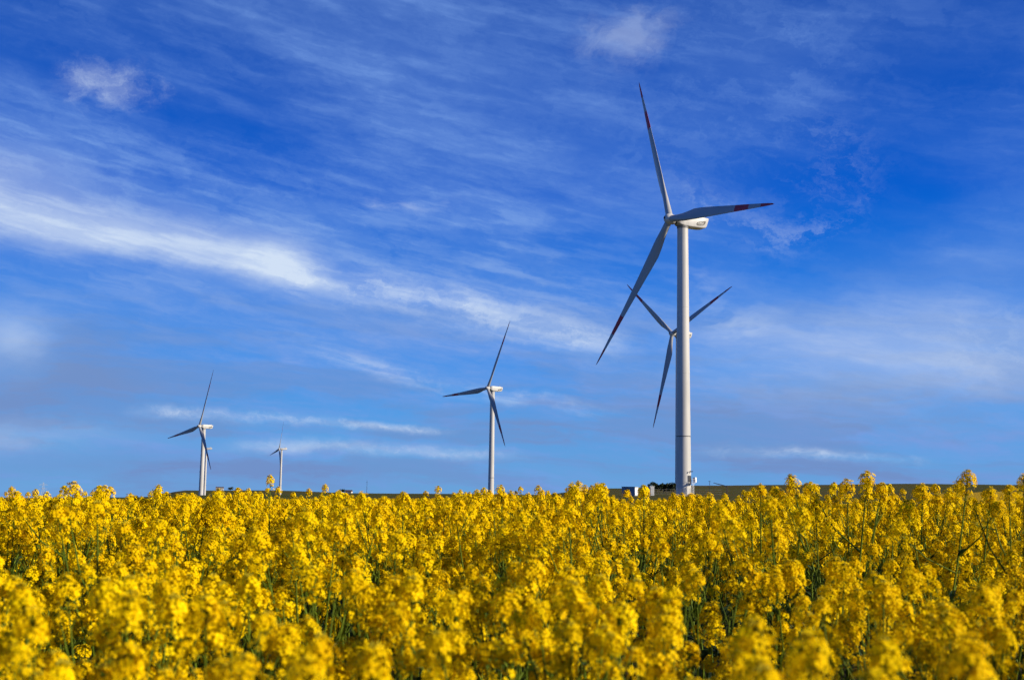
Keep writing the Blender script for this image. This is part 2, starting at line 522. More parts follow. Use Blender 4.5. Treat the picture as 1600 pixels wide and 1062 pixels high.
green = gramp(gnoise(.012, (.4, 1.6, 1)), [(.30, (.030, .042, .006)), (.46, (.065, .075, .010)), (.54, (.095, .060, .018)), (.62, (.050, .060, .008)), (.75, (.075, .058, .014))])
tuft = gramp(gnoise(.35), [(.38, (.018, .024, .004)), (.66, (.11, .10, .018))])
gsep = gt.nodes.new('ShaderNodeMix'); gsep.data_type = 'RGBA'; gsep.inputs[0].default_value = .4; gl(green, gsep.inputs[6]); gl(tuft, gsep.inputs[7])
yel = gramp(gnoise(1.1), [(.32, (.20, .13, .008)), (.62, (.55, .34, .006))])
soil = gramp(gnoise(6.0), [(.35, (.022, .018, .010)), (.7, (.05, .042, .02))])
sp = gt.nodes.new('ShaderNodeSeparateColor'); gl(ga.outputs['Color'], sp.inputs[0])
gcol = gmix(sp.outputs[1], gmix(sp.outputs[0], gsep.outputs[2], yel), soil)
gl(gcol, gp.inputs['Base Color'])
gb = gt.nodes.new('ShaderNodeBump'); gb.inputs['Strength'].default_value = .6; gb.inputs['Distance'].default_value = .4
gl(gnoise(1.5), gb.inputs['Height']); gl(gb.outputs[0], gp.inputs['Normal'])
tm = mesh('ground', tv, tf, gm, None, True)
px_t = 800 + F_PX * tv[:, 0] / np.maximum(tv[:, 1], 40)
wob = 25 * np.sin(tv[:, 0] * .05)
yellow = ((tv[:, 1] > 74) & (tv[:, 1] < 128 + wob * .2) & (px_t > 1120)) | ((tv[:, 1] > 205) & (tv[:, 1] < 375 + wob) & (px_t > 1460 + wob * .4))
earth = (tv[:, 1] < 78)
ca = tm.color_attributes.new('crop', 'FLOAT_COLOR', 'POINT')
cc = np.zeros((len(tv), 4), np.float32); cc[:, 3] = 1; cc[:, 0] = yellow; cc[:, 1] = earth
ca.data.foreach_set('color', cc.ravel())
tag(obj('ground', tm), 'rolling farmland of dark grass and distant yellow fields under the turbines', kind='structure')

# ------------------------------------------------------------------ wind turbines
HUB_H, BLADE_L, OVER, TILT, CONE = 70.7, 45.6, 3.9, R(5.2), R(2.8)


def chord(t):
    return float(np.interp(t, [0, .03, .08, .14, .20, .28, .40, .60, .75, .87, .95, .985, 1], [1.75, 1.75, 2.05, 2.85, 3.25, 3.1, 2.65, 1.85, 1.36, .92, .60, .36, .06]))


def thick(t):
    return float(np.interp(t, [0, .03, .08, .14, .20, .30, .5, .75, 1], [1.75, 1.75, 1.6, 1.25, .95, .70, .42, .22, .02]))


def twist(t):
    return R(float(np.interp(t, [0, .1, .2, .35, .6, 1], [22, 20, 14, 8, 3.5, 0]))) + R(4)


def section(t, n=20):
    c, h = chord(t), thick(t)
    af = float(np.interp(t, [0, .03, .2], [0, 0, 1])); tw = twist(t)
    le = float(np.interp(t, [0, .03, .2, 1], [.5, .5, .32, .30]))
    pts = []
    for i in range(n):
        a = 2 * math.pi * i / n
        ux = .5 + .5 * math.cos(a)                  # 1 at leading edge
        s_ = math.sin(a)
        tap = (1 - af) + af * (ux ** .55) * 1.25
        x_ = (ux - (1 - le)) * c
        y_ = s_ * .5 * h * tap
        # leading edge (+x) turns into the wind (-y) towards the root
        xr = x_ * math.cos(tw) + y_ * math.sin(tw)
        yr = -x_ * math.sin(tw) + y_ * math.cos(tw)
        pre = .5 * t - .5 * t * t
        pts.append((xr, yr + pre, 1.0 + t * (BLADE_L - 1.0)))
    return pts


def blade_seg(name, a, b, n, mat, caps):
    g = G()
    g.loft([section(a + (b - a) * i / n) for i in range(n + 1)], caps[0], caps[1])
    return shade_auto(g.m(name, mat), 50)


BM = [blade_seg('blade', 0, .64, 22, BLADE, (1, 0)), blade_seg('red_band', .64, .77, 4, RED, (0, 0)),
      blade_seg('white_band', .77, .88, 4, BLADE, (0, 0)), blade_seg('red_tip', .88, 1, 7, RED, (0, 1))]
COLLAR = shade_auto(G().lathe([(.93, .55), (.97, .6), (.97, 1.06), (.93, 1.12)], 24).m('root_collar', PAINT))
HUB = shade_auto(G().lathe([(.02, -1.75), (.45, -1.68), (.85, -1.45), (1.15, -1.05), (1.30, -.5), (1.32, .2), (1.30, .95), (1.22, 1.15)], 28, 'y').m('hub', PAINT))
HATCH = G().lathe([(.34, -1.80), (.34, -1.66)], 16, 'y').m('nose_hatch', DARK)
SHAFT = shade_auto(G().lathe([(1.0, 1.12), (1.0, 1.75)], 20, 'y').m('shaft_collar', DARK))


def ringyz(y, hw, z0, z1, r):
    pts = []
    for cx, cz, a0 in ((hw - r, z1 - r, 0), (-hw + r, z1 - r, 90), (-hw + r, z0 + r, 180), (hw - r, z0 + r, 270)):
        for q in range(4):
            t = R(a0 + q * 30)
            pts.append((cx + r * math.cos(t), y, cz + r * math.sin(t)))
    return pts


def slant(r, amt, zmid):
    return [(x, y + amt * (z - zmid), z) for x, y, z in r]


def nacelle_mesh(kind):
    g = G()
    if kind == 'a':
        rings = [ringyz(-2.15, .95, -.9, 1.05, .35), ringyz(-2.0, 1.15, -1.05, 1.25, .4), ringyz(-1.3, 1.4, -1.45, 1.45, .35), ringyz(-.3, 1.5, -1.62, 1.5, .3),
                 ringyz(2.0, 1.5, -1.62, 1.5, .3), ringyz(5.2, 1.5, -1.55, 1.45, .3), slant(ringyz(6.7, 1.45, -1.4, 1.38, .35), .34, 0), slant(ringyz(7.0, 1.25, -1.15, 1.15, .4), .34, 0)]
    else:
        rings = [ringyz(-2.15, .9, -.9, 1.0, .35), ringyz(-1.3, 1.4, -1.4, 1.3, .4), ringyz(2.0, 1.5, -1.5, 1.4, .4), ringyz(5.0, 1.5, -1.4, 1.4, .4),
                 ringyz(7.5, 1.35, -1.0, 1.3, .4), ringyz(8.6, 1.1, -.5, 1.1, .4)]
    g.loft([r[::-1] for r in rings])
    return shade_auto(g.m('nacelle', PAINT), 35)


NAC = {q: nacelle_mesh(q) for q in 'ab'}
# emblem on the nacelle side: a leaning outlined shield with a wavy bar inside
def emblem():
    g = G()
    outer = [(3.35, -1.05), (3.3, -.75), (3.6, -.35), (4.2, -.12), (5.2, .06), (6.15, .28), (6.2, .02), (6.0, -.55), (5.5, -.9), (4.6, -1.12), (3.7, -1.2)]
    cx = sum(p[0] for p in outer) / len(outer); cz = sum(p[1] for p in outer) / len(outer)
    inner = [(cx + (a - cx) * .74, cz + (b - cz) * .52) for a, b in outer]
    n = len(outer)
    def strip(poly_a, poly_b, closed=True):
        m_ = len(poly_a)
        v = [(q, a, b) for q in (0, .03) for a, b in poly_a] + [(q, a, b) for q in (0, .03) for a, b in poly_b]
        f = []
        for i in range(m_ if closed else m_ - 1):
            j = (i + 1) % m_
            f += [(m_ + i, m_ + j, 3 * m_ + j, 3 * m_ + i), (i, j, m_ + j, m_ + i), (2 * m_ + j, 2 * m_ + i, 3 * m_ + i, 3 * m_ + j)]
        g.add(v, f)
    strip(outer, inner)
    wav = [(3.85, -.72), (4.3, -.55), (4.7, -.62), (5.1, -.42), (5.6, -.32)]
    strip([(a, b + .09) for a, b in wav], [(a, b - .09) for a, b in wav], False)
    return g.m('emblem', LOGO)


EMB = emblem()
ROOFVENT = G().box(-.9, .9, 4.2, 6.2, 1.40, 1.62).m('roof_hatch', PAINT)
MAST = G().tube((.5, 5.9, 1.4), (.5, 5.9, 2.6), .03).tube((-.5, 5.9, 1.4), (-.5, 5.9, 2.4), .03).tube((-.5, 5.9, 2.2), (.5, 5.9, 2.2), .025).m('weather_mast', STEEL)
COOLER = G().box(-1.3, 1.3, 5.2, 7.2, 1.35, 2.75).m('roof_cooler', PAINT)
YAW = shade_auto(G().lathe([(1.42, -2.1), (1.5, -2.05), (1.5, -1.62), (1.42, -1.58)], 32).m('yaw_ring', SEAM))


def tower_r(z): return 1.93 + (1.40 - 1.93) * (z / (HUB_H - 2.0)) ** .9 if z > 0 else 1.93


TOWER = shade_auto(G().lathe([(tower_r(z), z) for z in np.linspace(-3, HUB_H - 2.05, 40)], 48).m('tower', PAINT))


def flange(z):
    r = tower_r(z)
    return shade_auto(G().lathe([(r + .004, z - .14), (r + .035, z - .12), (r + .035, z + .12), (r + .004, z + .14)], 48).m('section_flange', SEAM))


FL = [flange(14.9), ]
FLP = [shade_auto(G().lathe([(tower_r(z) + .003, z - .06), (tower_r(z) + .02, z - .05), (tower_r(z) + .02, z + .05), (tower_r(z) + .003, z + .06)], 48).m('weld_ring', PAINT)) for z in (31, 48)]


def turbine(label, hub, alpha, phase, kind='a', detail=False):
    """hub: world point of the rotor centre; alpha: where the rotor faces, from -Y towards -X"""
    rz = -R(alpha)
    off = Vector((0, -OVER, 0)); off.rotate(Matrix.Rotation(rz, 3, 'Z'))
    base = Vector(hub) - off; base.z = hub[2] - HUB_H
    t = empty('wind_turbine', base, rz)
    tag(t, label, 'wind turbine', 'wind turbines across the farmland')
    tw = obj('tower', TOWER, t)
    for q in FL: obj('section_flange', q, tw)
    for q in FLP: obj('weld_ring', q, tw)
    nz = Matrix.Translation((0, 0, HUB_H)) @ Matrix.Rotation(-TILT * .25, 4, 'X')
    n = obj('nacelle', NAC[kind], t, mat=nz)
    if kind == 'a':
        e = obj('emblem', EMB, n, (1.497, 0, .12))
        e2 = obj('emblem', EMB, n, (-1.497, 0, .12)); e2.scale = (-1, 1, 1)
        obj('roof_hatch', ROOFVENT, n)
    else:
        obj('roof_cooler', COOLER, n)
    obj('weather_mast', MAST, n)
    obj('yaw_ring', YAW, t, (0, 0, HUB_H))
    RM = Matrix.Translation((0, -OVER, HUB_H)) @ Matrix.Rotation(-TILT, 4, 'X')
    h = obj('hub', HUB, t, mat=RM)
    obj('nose_hatch', HATCH, h)
    obj('shaft_collar', SHAFT, h)
    for q in range(3):
        bm_ = RM @ Matrix.Rotation(R(phase + 120 * q), 4, 'Y') @ Matrix.Rotation(CONE, 4, 'X')
        b = obj('blade', BM[0], t, mat=bm_)
        for m_ in BM[1:]: obj(m_.name.split('.')[0], m_, b)
        obj('root_collar', COLLAR, b)
    return t


big = turbine('tallest white wind turbine, its bladed rotor high above the nearest part of the ridge', (40.36, 307.41, 72.22), 63.3, -22.4)
turbine('white wind turbine whose mast is hidden behind the tower of the tallest turbine', (75.71, 569.57, 77.34), 57.9, -51.4)
turbine('white wind turbine standing alone between the tallest turbine and the far cluster of three', (-14.86, 761.32, 66.67), 51.3, 25.9)
turbine('white wind turbine with a smaller turbine tucked close behind its mast', (-240.24, 939.64, 49.39), 46.7, 19.0)
p = at(318.6, 700.5, 1900)
turbine('far wind turbine almost hidden behind a nearer mast, only nacelle and tower edge showing', tuple(p), 76, 180, 'b')
turbine('smallest freestanding wind turbine with a humped nacelle, beside a lone bent flower stalk', (-362.18, 1911.44, 65.23), 64.3, 18.3, 'b')

# entrance fittings on the tallest turbine's tower (in its own frame; phi is measured on the tower wall)
bx, by, bz = big.location


def on_tower(phi_world, z):
    """local matrix on the tower wall: +X outwards; phi_world from -Y towards +X"""
    a = R(phi_world) - R(90)
    loc = big.matrix_basis.inverted() @ Vector((bx + math.cos(a) * tower_r(z), by + math.sin(a) * tower_r(z), bz + z))
    return Matrix.Translation(loc) @ Matrix.Rotation(a - big.rotation_euler.z, 4, 'Z')


mt = on_tower(44, 3.0)
dr = obj('door', G().box(-.1, .05, -.45, .45, .35, 1.95).m('door', DARK), big, mat=mt)
obj('door_frame', G().box(-.1, .09, -.55, -.452, .3, 2.05).box(-.1, .09, .452, .55, .3, 2.05).box(-.1, .09, -.452, .452, 1.952, 2.05).m('door_frame', SEAM), dr)
obj('entrance_platform', G().box(-.05, 1.2, -.75, .9, .1, .2).box(1.15, 1.2, -.75, -.7, .2, 1.2).box(1.15, 1.2, .85, .9, .2, 1.2).box(1.15, 1.2, -.70, .85, 1.15, 1.2).m('entrance_platform', STEEL), big, mat=mt)
obj('switch_cabinet', G().box(.3, 1.0, .95, 1.6, .35, 1.6).m('switch_cabinet', WHITE), big, mat=mt)
st = G()
for k_ in range(12): st.box(1.25 + k_ * .0, 1.5, -.72 + 0, -.1, -2.9 + k_ * .25, -2.86 + k_ * .25)
st.tube((1.38, -.75, -3.0), (1.38, -.75, 1.1), .04).tube((1.38, -.07, -3.0), (1.38, -.07, 1.1), .04)
obj('access_ladder', st.m('access_ladder', WHITE), big, mat=mt)
for s_ in (-.3, .4):
    obj('lamp', G().tube((0, s_, 2.9), (.45, s_, 3.15), .04).box(.36, .62, s_ - .1, s_ + .1, 2.95, 3.2).m('lamp', DARK), big, mat=mt)
FOUND = G().lathe([(3.4, -.6), (3.4, .12), (3.2, .2)], 32).m('foundation_ring', CONCRETE)
obj('foundation_ring', FOUND, big)


# ------------------------------------------------------------------ small things by the tallest turbine and on the ridge
def gz(x, y): return float(ground_z(x, y))


def stand(px, dist):
    p_ = at(px, 770, dist)
    return Vector((p_.x, p_.y, gz(p_.x, p_.y)))


p = stand(985, 318)
ks = empty('transformer_kiosk', p, R(-28))
tag(ks, 'blue-grey transformer kiosk with one sunlit white side, among the flowers near the tallest turbine', 'kiosk')
obj('body', G().box(-1.9, 1.7, -1.2, 1.2, -.5, 2.15).m('body', BLUEGREY), ks)
obj('roof', G().box(-2.0, 1.8, -1.3, 1.3, 2.152, 2.28).m('roof', BLUEGREY), ks)
obj('lit_side', G().box(1.703, 1.76, -1.15, 1.15, .1, 2.1).m('lit_side', WHITE), ks)  # added white sheet: sunlight on this face of the blue-grey box, as colour
dk = obj('door', G().box(-.9, .1, -1.26, -1.203, .1, 1.9).m('door', SEAM), ks)
obj('handle', G().box(-.1, 0, -1.32, -1.262, 1.0, 1.2).m('handle', DARK), dk)
p = stand(1018, 330)
cb = empty('utility_cabinet', p, R(15))
tag(cb, 'small pale utility cabinet behind a tall flower stalk next to the kiosk', 'cabinet')
obj('body', G().box(-.6, .6, -.5, .5, -.4, 2.4).m('body', STEEL), cb)
obj('roof', G().box(-.68, .68, -.58, .58, 2.403, 2.5).m('roof', STEEL), cb)
obj('door', G().box(-.45, .4, -.56, -.503, .3, 2.2).m('door', STEEL), cb)

fr = empty('site_fence', stand(1040, 304), 0)
tag(fr, 'low wire fence with thin dark posts in front of the tallest turbine', 'fence')
PM = G().box(-.05, .05, -.05, .05, -.5, 1.85).m('post', WOOD)
f0, f1 = stand(1004, 300), stand(1128, 300)
prev = None
wires = G()
for i in range(11):
    q = f0.lerp(f1, i / 10); q.z = gz(q.x, q.y)
    obj('post', PM, fr, q - fr.location)
    if prev is not None:
        for h_ in (.5, 1.0, 1.55): wires.tube(prev - fr.location + Vector((0, -.06, h_)), q - fr.location + Vector((0, -.06, h_)), .015, n=4)
    prev = q
obj('wire', wires.m('wire', STEEL), fr)

lp = empty('lamp_post', stand(1109, 325))
tag(lp, 'thin dark lamp post standing beside the base of the tallest turbine', 'lamp post')
obj('pole', G().tube((0, 0, -.3), (0, 0, 3.7), .07, .05, 8).m('pole', DARK), lp)
obj('lamp_head', G().box(-.28, .2, -.12, .12, 3.702, 3.86).m('lamp_head', DARK), lp)
obj('base_block', G().box(-.2, .2, -.2, .2, -.4, .75).m('base_block', WHITE), lp)
q0, q1 = at(1115, 754, 340), at(1136, 759.5, 340)
sl = empty('barrier_arm', Vector((q1.x, q1.y, gz(q1.x, q1.y))))
tag(sl, 'slanting dark barrier arm raised over the grass beyond the lamp post', 'barrier')
obj('arm', G().tube(q1 - sl.location, q0 - sl.location, .13, .09, 8).m('arm', DARK), sl)
obj('stand', G().box(-.15, .15, -.15, .15, -.3, (q1 - sl.location).z).m('stand', WOOD), sl)

ms = empty('radio_mast', stand(573, 1200))
top = at(573, 750, 1200)
tag(ms, 'hair-thin radio mast on the far ridge beyond the flowers', 'mast')
obj('pole', G().tube((0, 0, -1), (0, 0, top.z - ms.location.z), .28, .12, 6).m('pole', DARK), ms)
obj('antenna', G().tube((-.9, 0, top.z - ms.location.z - 2), (.9, 0, top.z - ms.location.z - 2), .12).m('antenna', DARK), ms)


def pylon(px, py, d, label):
    b = stand(px, d); H = at(px, py, d).z - b.z
    e = empty('power_pylon', b, R(20)); tag(e, label, 'pylon', 'power pylons on the horizon')
    g = G(); w = H * .09
    for sx in (-1, 1):
        for sy in (-1, 1): g.tube((sx * w, sy * w, 0), (sx * w * .15, sy * w * .15, H), .20, .16, 4)
    N = 7
    for i in range(N):
        z0, z1 = H * i / N, H * (i + 1) / N
        a, c = w * (1 - .85 * i / N), w * (1 - .85 * (i + 1) / N)
        for sy in (-1, 1):
            g.tube((-a, sy * a, z0), (c, sy * c, z1), .12, n=4).tube((a, sy * a, z0), (-c, sy * c, z1), .12, n=4)
    obj('lattice', g.m('lattice', STEEL), e)
    for hz in (.68, .80, .92):
        c = G().tube((-H * .13, 0, H * hz), (0, 0, H * (hz + .03)), .14, n=4).tube((H * .13, 0, H * hz), (0, 0, H * (hz + .03)), .14, n=4).tube((-H * .13, 0, H * hz), (H * .13, 0, H * hz), .14, n=4)
        obj('crossarm', c.m('crossarm', STEEL), e)


pylon(67, 753, 1500, 'taller lattice power pylon poking above the flowers')
pylon(101.5, 762, 1800, 'shorter lattice power pylon poking above the flowers')


def cottage(px, d, w, dep, h, rh, label, rz):
    e = empty('farm_building', stand(px, d), R(rz)); tag(e, label, 'building')
    obj('wall', G().box(-w, w, -dep, dep, -2, h).m('wall', WALLP), e)
    obj('roof', G().add([(-w - .4, -dep - .4, h), (w + .4, -dep - .4, h), (w + .4, dep + .4, h), (-w - .4, dep + .4, h), (-w - .4, 0, h + rh), (w + .4, 0, h + rh)],
                        [(0, 1, 5, 4), (2, 3, 4, 5), (1, 2, 5), (3, 0, 4), (3, 2, 1, 0)]).m('roof', ROOF), e)
    for x_ in (-w * .6, w * .1):
        obj('window', G().box(x_, x_ + w * .3, -dep - .06, -dep - .003, h * .35, h * .75).m('window', DARK), e)
    obj('door', G().box(w * .55, w * .75, -dep - .06, -dep - .003, 0, h * .7).m('door', WOOD), e)


cottage(343, 2285, 7, 4, 4.6, 2.4, 'tiny pale farm building with dark roof on the far hill', 15)
cottage(545, 2290, 6, 4, 3.0, 2.8, 'tiny low barn on the far hill beside a thin mast', -10)


def tree(px, d, h, r, label, n=260, trunk=True, wide=1.0, name='far_tree', cat='tree'):
    e = empty(name, stand(px, d)); tag(e, label, cat, 'far trees and bushes on the ridges')
    rg = np.random.default_rng(int(px * 7 + d))
    if trunk: obj('trunk', G().tube((0, 0, -.4), (0, 0, h * .5), h * .035, h * .02, 6).tube((0, 0, h * .4), (r * .3, 0, h * .7), h * .02, h * .01, 5).tube((0, 0, h * .35), (-r * .3, .1, h * .65), h * .02, h * .01, 5).m('trunk', WOOD), e)
    v, f = [], []
    lobes = [(rg.normal(0, r * .45 * wide), rg.normal(0, r * .4), h * rg.uniform(.45, .8), r * rg.uniform(.35, .6)) for _ in range(7)]
    for _ in range(n):
        lx, ly, lz, lr = lobes[rg.integers(7)]
        dv = rg.normal(size=3); dv /= np.linalg.norm(dv)
        c = np.array([lx, ly, lz]) + dv * lr * rg.uniform(.5, 1) ** .5 * np.array([1, 1, .8])
        s = r * .16 * rg.uniform(.6, 1.3)
        a, b = rg.normal(size=3), rg.normal(size=3)
        a /= np.linalg.norm(a); b -= a * (a @ b); b /= np.linalg.norm(b)
        k0 = len(v); v += [c + a * s, c + b * s * .7, c - a * s, c - b * s * .7]; f.append((k0, k0 + 1, k0 + 2, k0 + 3))
    obj('crown', mesh('crown', v, f, FOLI), e)


tree(360, 2288, 6, 5, 'round dark tree next to the tiny pale farm building')
tree(372, 2288, 5, 4, 'smaller dark tree second along from the tiny pale farm building')
tree(533, 2292, 6, 6, 'low dark tree beside the tiny low barn')
for px_, h_, lb in ((1025, 3.6, 'ragged dark bush closest to the pale utility cabinet'), (1037, 3.0, 'low dark bush between the cabinet and the big tower'),
                    (1049, 4.2, 'widest dark bush tight against the big tower')):
    tree(px_, 420, h_ , 2.6, lb, 240, True, 1.6, 'hedge_bush', 'bush')

# ------------------------------------------------------------------ rapeseed plants
def flower_cluster_mesh(seed, n_fl, length=.075, width=.036):
    rg = np.random.default_rng(seed)
    v, f, mi = [], [], []
    def addp(pts, faces, m):
        k0 = len(v); v.extend([tuple(p_) for p_ in pts]); f.extend([tuple(k0 + i for i in q) for q in faces]); mi.extend([m] * len(faces))
    g = G().tube((0, 0, -length * .8), (0, 0, length), .0018, .0012, 4, False); addp(g.v, g.f, 1)
    for i in range(n_fl):
        t = (i + .5) / n_fl
        phi = i * 2.39996 + rg.normal(0, .3)
        low = i < n_fl * .26                            # a few older flowers hang below the dome
        if low:
            zc = length * rg.uniform(-.75, .5); el_ = R(rg.uniform(-10, 30)); ln = width * rg.uniform(.55, 1.1)
        else:
            zc = length * (.52 + .26 * t); el_ = R(-18 + 98 * ((t - .26) / .74) ** 1.15 + rg.normal(0, 8))
            ln = width * (rg.uniform(.82, 1.16) if i % 10 < 7 else rg.uniform(.40, .85))
        d = np.array([math.cos(phi) * math.cos(el_), math.sin(phi) * math.cos(el_), math.sin(el_)])
        b0 = np.array([0, 0, zc - .006]); c = np.array([0, 0, zc]) + d * ln * np.array([1, 1, .95])
        sd_ = np.cross(d, [0, 0, 1.0]); sd_ /= np.linalg.norm(sd_) + 1e-6
        w = .0007
        addp([b0 - sd_ * w, b0 + sd_ * w, c + sd_ * w, c - sd_ * w], [(0, 1, 2, 3)], 1)
        # flower facing along d, tipped a little up and outwards
        nrm = d + np.array([0, 0, .2]) + rg.normal(0, .19, 3); nrm /= np.linalg.norm(nrm)
        a = np.cross(nrm, rg.normal(size=3)); a /= np.linalg.norm(a); b = np.cross(nrm, a)
        rp = rg.uniform(.0070, .0100) * (1 - .12 * t); lift = rg.uniform(.05, .5)
        for q in range(4):
            an = q * math.pi / 2 + rg.normal(0, .1)
            u = a * math.cos(an) + b * math.sin(an); s = -a * math.sin(an) + b * math.cos(an)
            addp([c + u * .001, c + u * rp * .6 + s * rp * .42 + nrm * rp * lift, c + u * rp * 1.02 + s * rp * .36 + nrm * rp * lift * .8,
                  c + u * rp * 1.02 - s * rp * .36 + nrm * rp * lift * .8, c + u * rp * .6 - s * rp * .42 + nrm * rp * lift],
                 [(0, 1, 4), (1, 2, 3, 4)], 0)
    return np.array(v), f, mi


def buds_mesh(seed, length=.075):
    rg = np.random.default_rng(seed + 99)
    g = G()
    for i in range(9):
        phi = i * 2.4; rr = .0022 * math.sqrt(i + .4) + rg.uniform(0, .001)
        p0 = Vector((rr * math.cos(phi), rr * math.sin(phi), length + .002 - rr * .8)); p1 = p0 + Vector((math.cos(phi) * .25, math.sin(phi) * .25, 1)).normalized() * .0075
        g.tube(p0, (p0 + p1) / 2, .0006, .0021, 4, False).tube((p0 + p1) / 2, p1, .0021, .0004, 4, False)
    return np.array(g.v), g.f


NCL = 7
CLEN = [.058, .050, .066, .044, .055, .060, .038]
CL, CLM, BUDS, BUDM = [], [], [], []
for i in range(NCL):
    cv, cf, cmi = flower_cluster_mesh(100 + i, [58, 48, 68, 38, 52, 88, 32][i], CLEN[i], [.025, .022, .028, .019, .024, .030, .017][i])
    CL.append((cv, cf, cmi)); CLM.append(mesh('flower_cluster', cv, cf, [PETAL, STEM], cmi))
    bv, bf = buds_mesh(i, CLEN[i] * .78 + [.025, .022, .028, .019, .024, .030, .017][i] * .85)
    BUDS.append((bv, bf)); BUDM.append(mesh('bud_tuft', bv, bf, BUD))


def leaf_geo(L_, W_, seed):
    rg = np.random.default_rng(seed); v, f = [], []
    for i in range(5):
        t = i / 4; w = W_ * math.sin(math.pi * (.12 + .88 * t) ** .8) * (1 if t < 1 else 0)
        z = L_ * (.55 * t - .55 * t * t); x = L_ * t
        v += [(x, -w, z + w * .35), (x, 0, z), (x, w, z + w * .35)]
    for i in range(4):
        k0 = i * 3; f += [(k0, k0 + 3, k0 + 4, k0 + 1), (k0 + 1, k0 + 4, k0 + 5, k0 + 2)]
    return v, f


LFG = [leaf_geo(.16, .022, 1), leaf_geo(.12, .018, 2)]
LFM = [mesh('leaf', v, f, LEAF, None, True) for v, f in LFG]


def stem_proto(seed, H, n_br, spread=1.0, lone=False):
    """main stem with side branches; returns mesh data, cluster sockets (matrix, cluster index) and leaf sockets"""
    rg = np.random.default_rng(seed)
    g = G(); sock, leaf = [], []
    lean = rg.normal(0, .035, 2); curve = rg.normal(0, .03, 2)
    def P(t): return Vector((lean[0] * t * H + curve[0] * math.sin(t * 4), lean[1] * t * H + curve[1] * math.sin(t * 4), H * t))
    N = 7
    for i in range(N):
        a, b = i / N, (i + 1) / N
        g.tube(P(a), P(b), .0065 * (1 - a) + .0022, .0065 * (1 - b) + .0022, 5, False)
    def pods(p0, p1, n):
        for i in range(n):
            t = (i + .5) / n; c = p0.lerp(p1, t); ph = i * 2.4 + rg.uniform(0, 1)
            d = Vector((math.cos(ph), math.sin(ph), .75)).normalized()
            g.tube(c, c + d * .018, .0007, .0007, 3, False); g.tube(c + d * .018, c + d * .018 + (d + Vector((0, 0, .6))).normalized() * .024, .0015, .0004, 3, False)
    def tip(p, d, s, ci=None):
        q = d.to_track_quat('Z', 'Y').to_matrix().to_4x4()
        sock.append((Matrix.Translation(p) @ q @ Matrix.Rotation(rg.uniform(0, 6.28), 4, 'Z') @ Matrix.Scale(s, 4), int(rg.integers(NCL)) if ci is None else ci))
    tip(P(1), (P(1) - P(.85)).normalized(), rg.uniform(.95, 1.2) * (.62 if lone else 1), 5 if lone else None)
    if not lone: pods(P(.88), P(.985), 7)
    else:
        pods(P(.72), P(.97), 9)
        for q_ in range(2):
            b0 = P(.86 + .05 * q_); a2 = rg.uniform(0, 6.28); e0 = b0 + Vector((math.cos(a2) * .035, math.sin(a2) * .035, .06 + .03 * q_))
            g.tube(b0, e0, .0016, .0012, 4, False); tip(e0, (e0 - b0).normalized(), rg.uniform(.4, .7), 6)
    for i in range(n_br):
        t = rg.uniform(.56, .86) if not lone else rg.uniform(.45, .7)
        ph = i * 2.4 + rg.uniform(-.4, .4)
        top_z = H * (1 - .19 * rg.random() ** 1.6 if not lone else rg.uniform(.70, .84))
        p0 = P(t); ln = max(.10, (top_z - p0.z)); out_ = rg.uniform(.06, .17) * spread * (.6 + (1 - t))
        p1 = p0 + Vector((math.cos(ph) * out_ * .75, math.sin(ph) * out_ * .75, ln * .45)); p2 = p0 + Vector((math.cos(ph) * out_ * 1.25, math.sin(ph) * out_ * 1.25, ln))
        g.tube(p0, p1, .0036, .0026, 4, False); g.tube(p1, p2, .0026, .0018, 4, False)
        pods(p1.lerp(p2, .55), p2, 4)
        tip(p2, (p2 - p1).normalized(), rg.uniform(.60, 1.18))
        if rg.random() < .55:                          # a smaller side spray
            q = p1.lerp(p2, .45); a2 = ph + rg.uniform(-2, 2); q2 = p2 + Vector((math.cos(a2) * .035, math.sin(a2) * .035, rg.uniform(-.045, -.01)))
            g.tube(q, q2, .0020, .0014, 4, False); tip(q2, (q2 - q).normalized(), rg.uniform(.55, .85))
        if i < 3: leaf.append((p0.copy(), ph, rg.uniform(.3, .55)))
    for i in range(3):
        leaf.append((P(rg.uniform(.25, .5)), rg.uniform(0, 6.28), rg.uniform(1.0, 1.7)))
    return g, sock, leaf


H0 = 1.34
PROTO = [stem_proto(200 + i, H0, [5, 6, 5, 6, 4, 6, 5, 5][i]) for i in range(8)]
STM = [mesh('stem', g.v, g.f, STEM, None, True) for g, _, _ in PROTO]
LONE = [stem_proto(300 + i, H0, 3, .7, True) for i in range(4)]
LSTM = [mesh('stem', g.v, g.f, STEM, None, True) for g, _, _ in LONE]


def leaf_mat(p_, ph, s):
    return Matrix.Translation(p_) @ Matrix.Rotation(ph, 4, 'Z') @ Matrix.Rotation(R(-25), 4, 'Y') @ Matrix.Scale(s, 4)


def make_plant(proto, stm):
    g, sock, leaf = proto
    t = bpy.data.objects.new('rapeseed_plant', None)
    kids = []
    s = bpy.data.objects.new('stem', stm); s.parent = t; kids.append((s, None))
    for m_, ci in sock:
        c = bpy.data.objects.new('flower_cluster', CLM[ci]); c.parent = t; c.matrix_local = m_; kids.append((c, None))
        b = bpy.data.objects.new('bud_tuft', BUDM[ci]); b.parent = c; kids.append((b, c))
    for i, (p_, ph, sc_) in enumerate(leaf):
        l = bpy.data.objects.new('leaf', LFM[i % 2]); l.parent = t; l.matrix_local = leaf_mat(p_, ph, sc_); kids.append((l, None))
    return t, kids


SRC = [make_plant(PROTO[i], STM[i]) for i in range(8)] + [make_plant(LONE[i], LSTM[i]) for i in range(4)]
used = [False] * len(SRC)


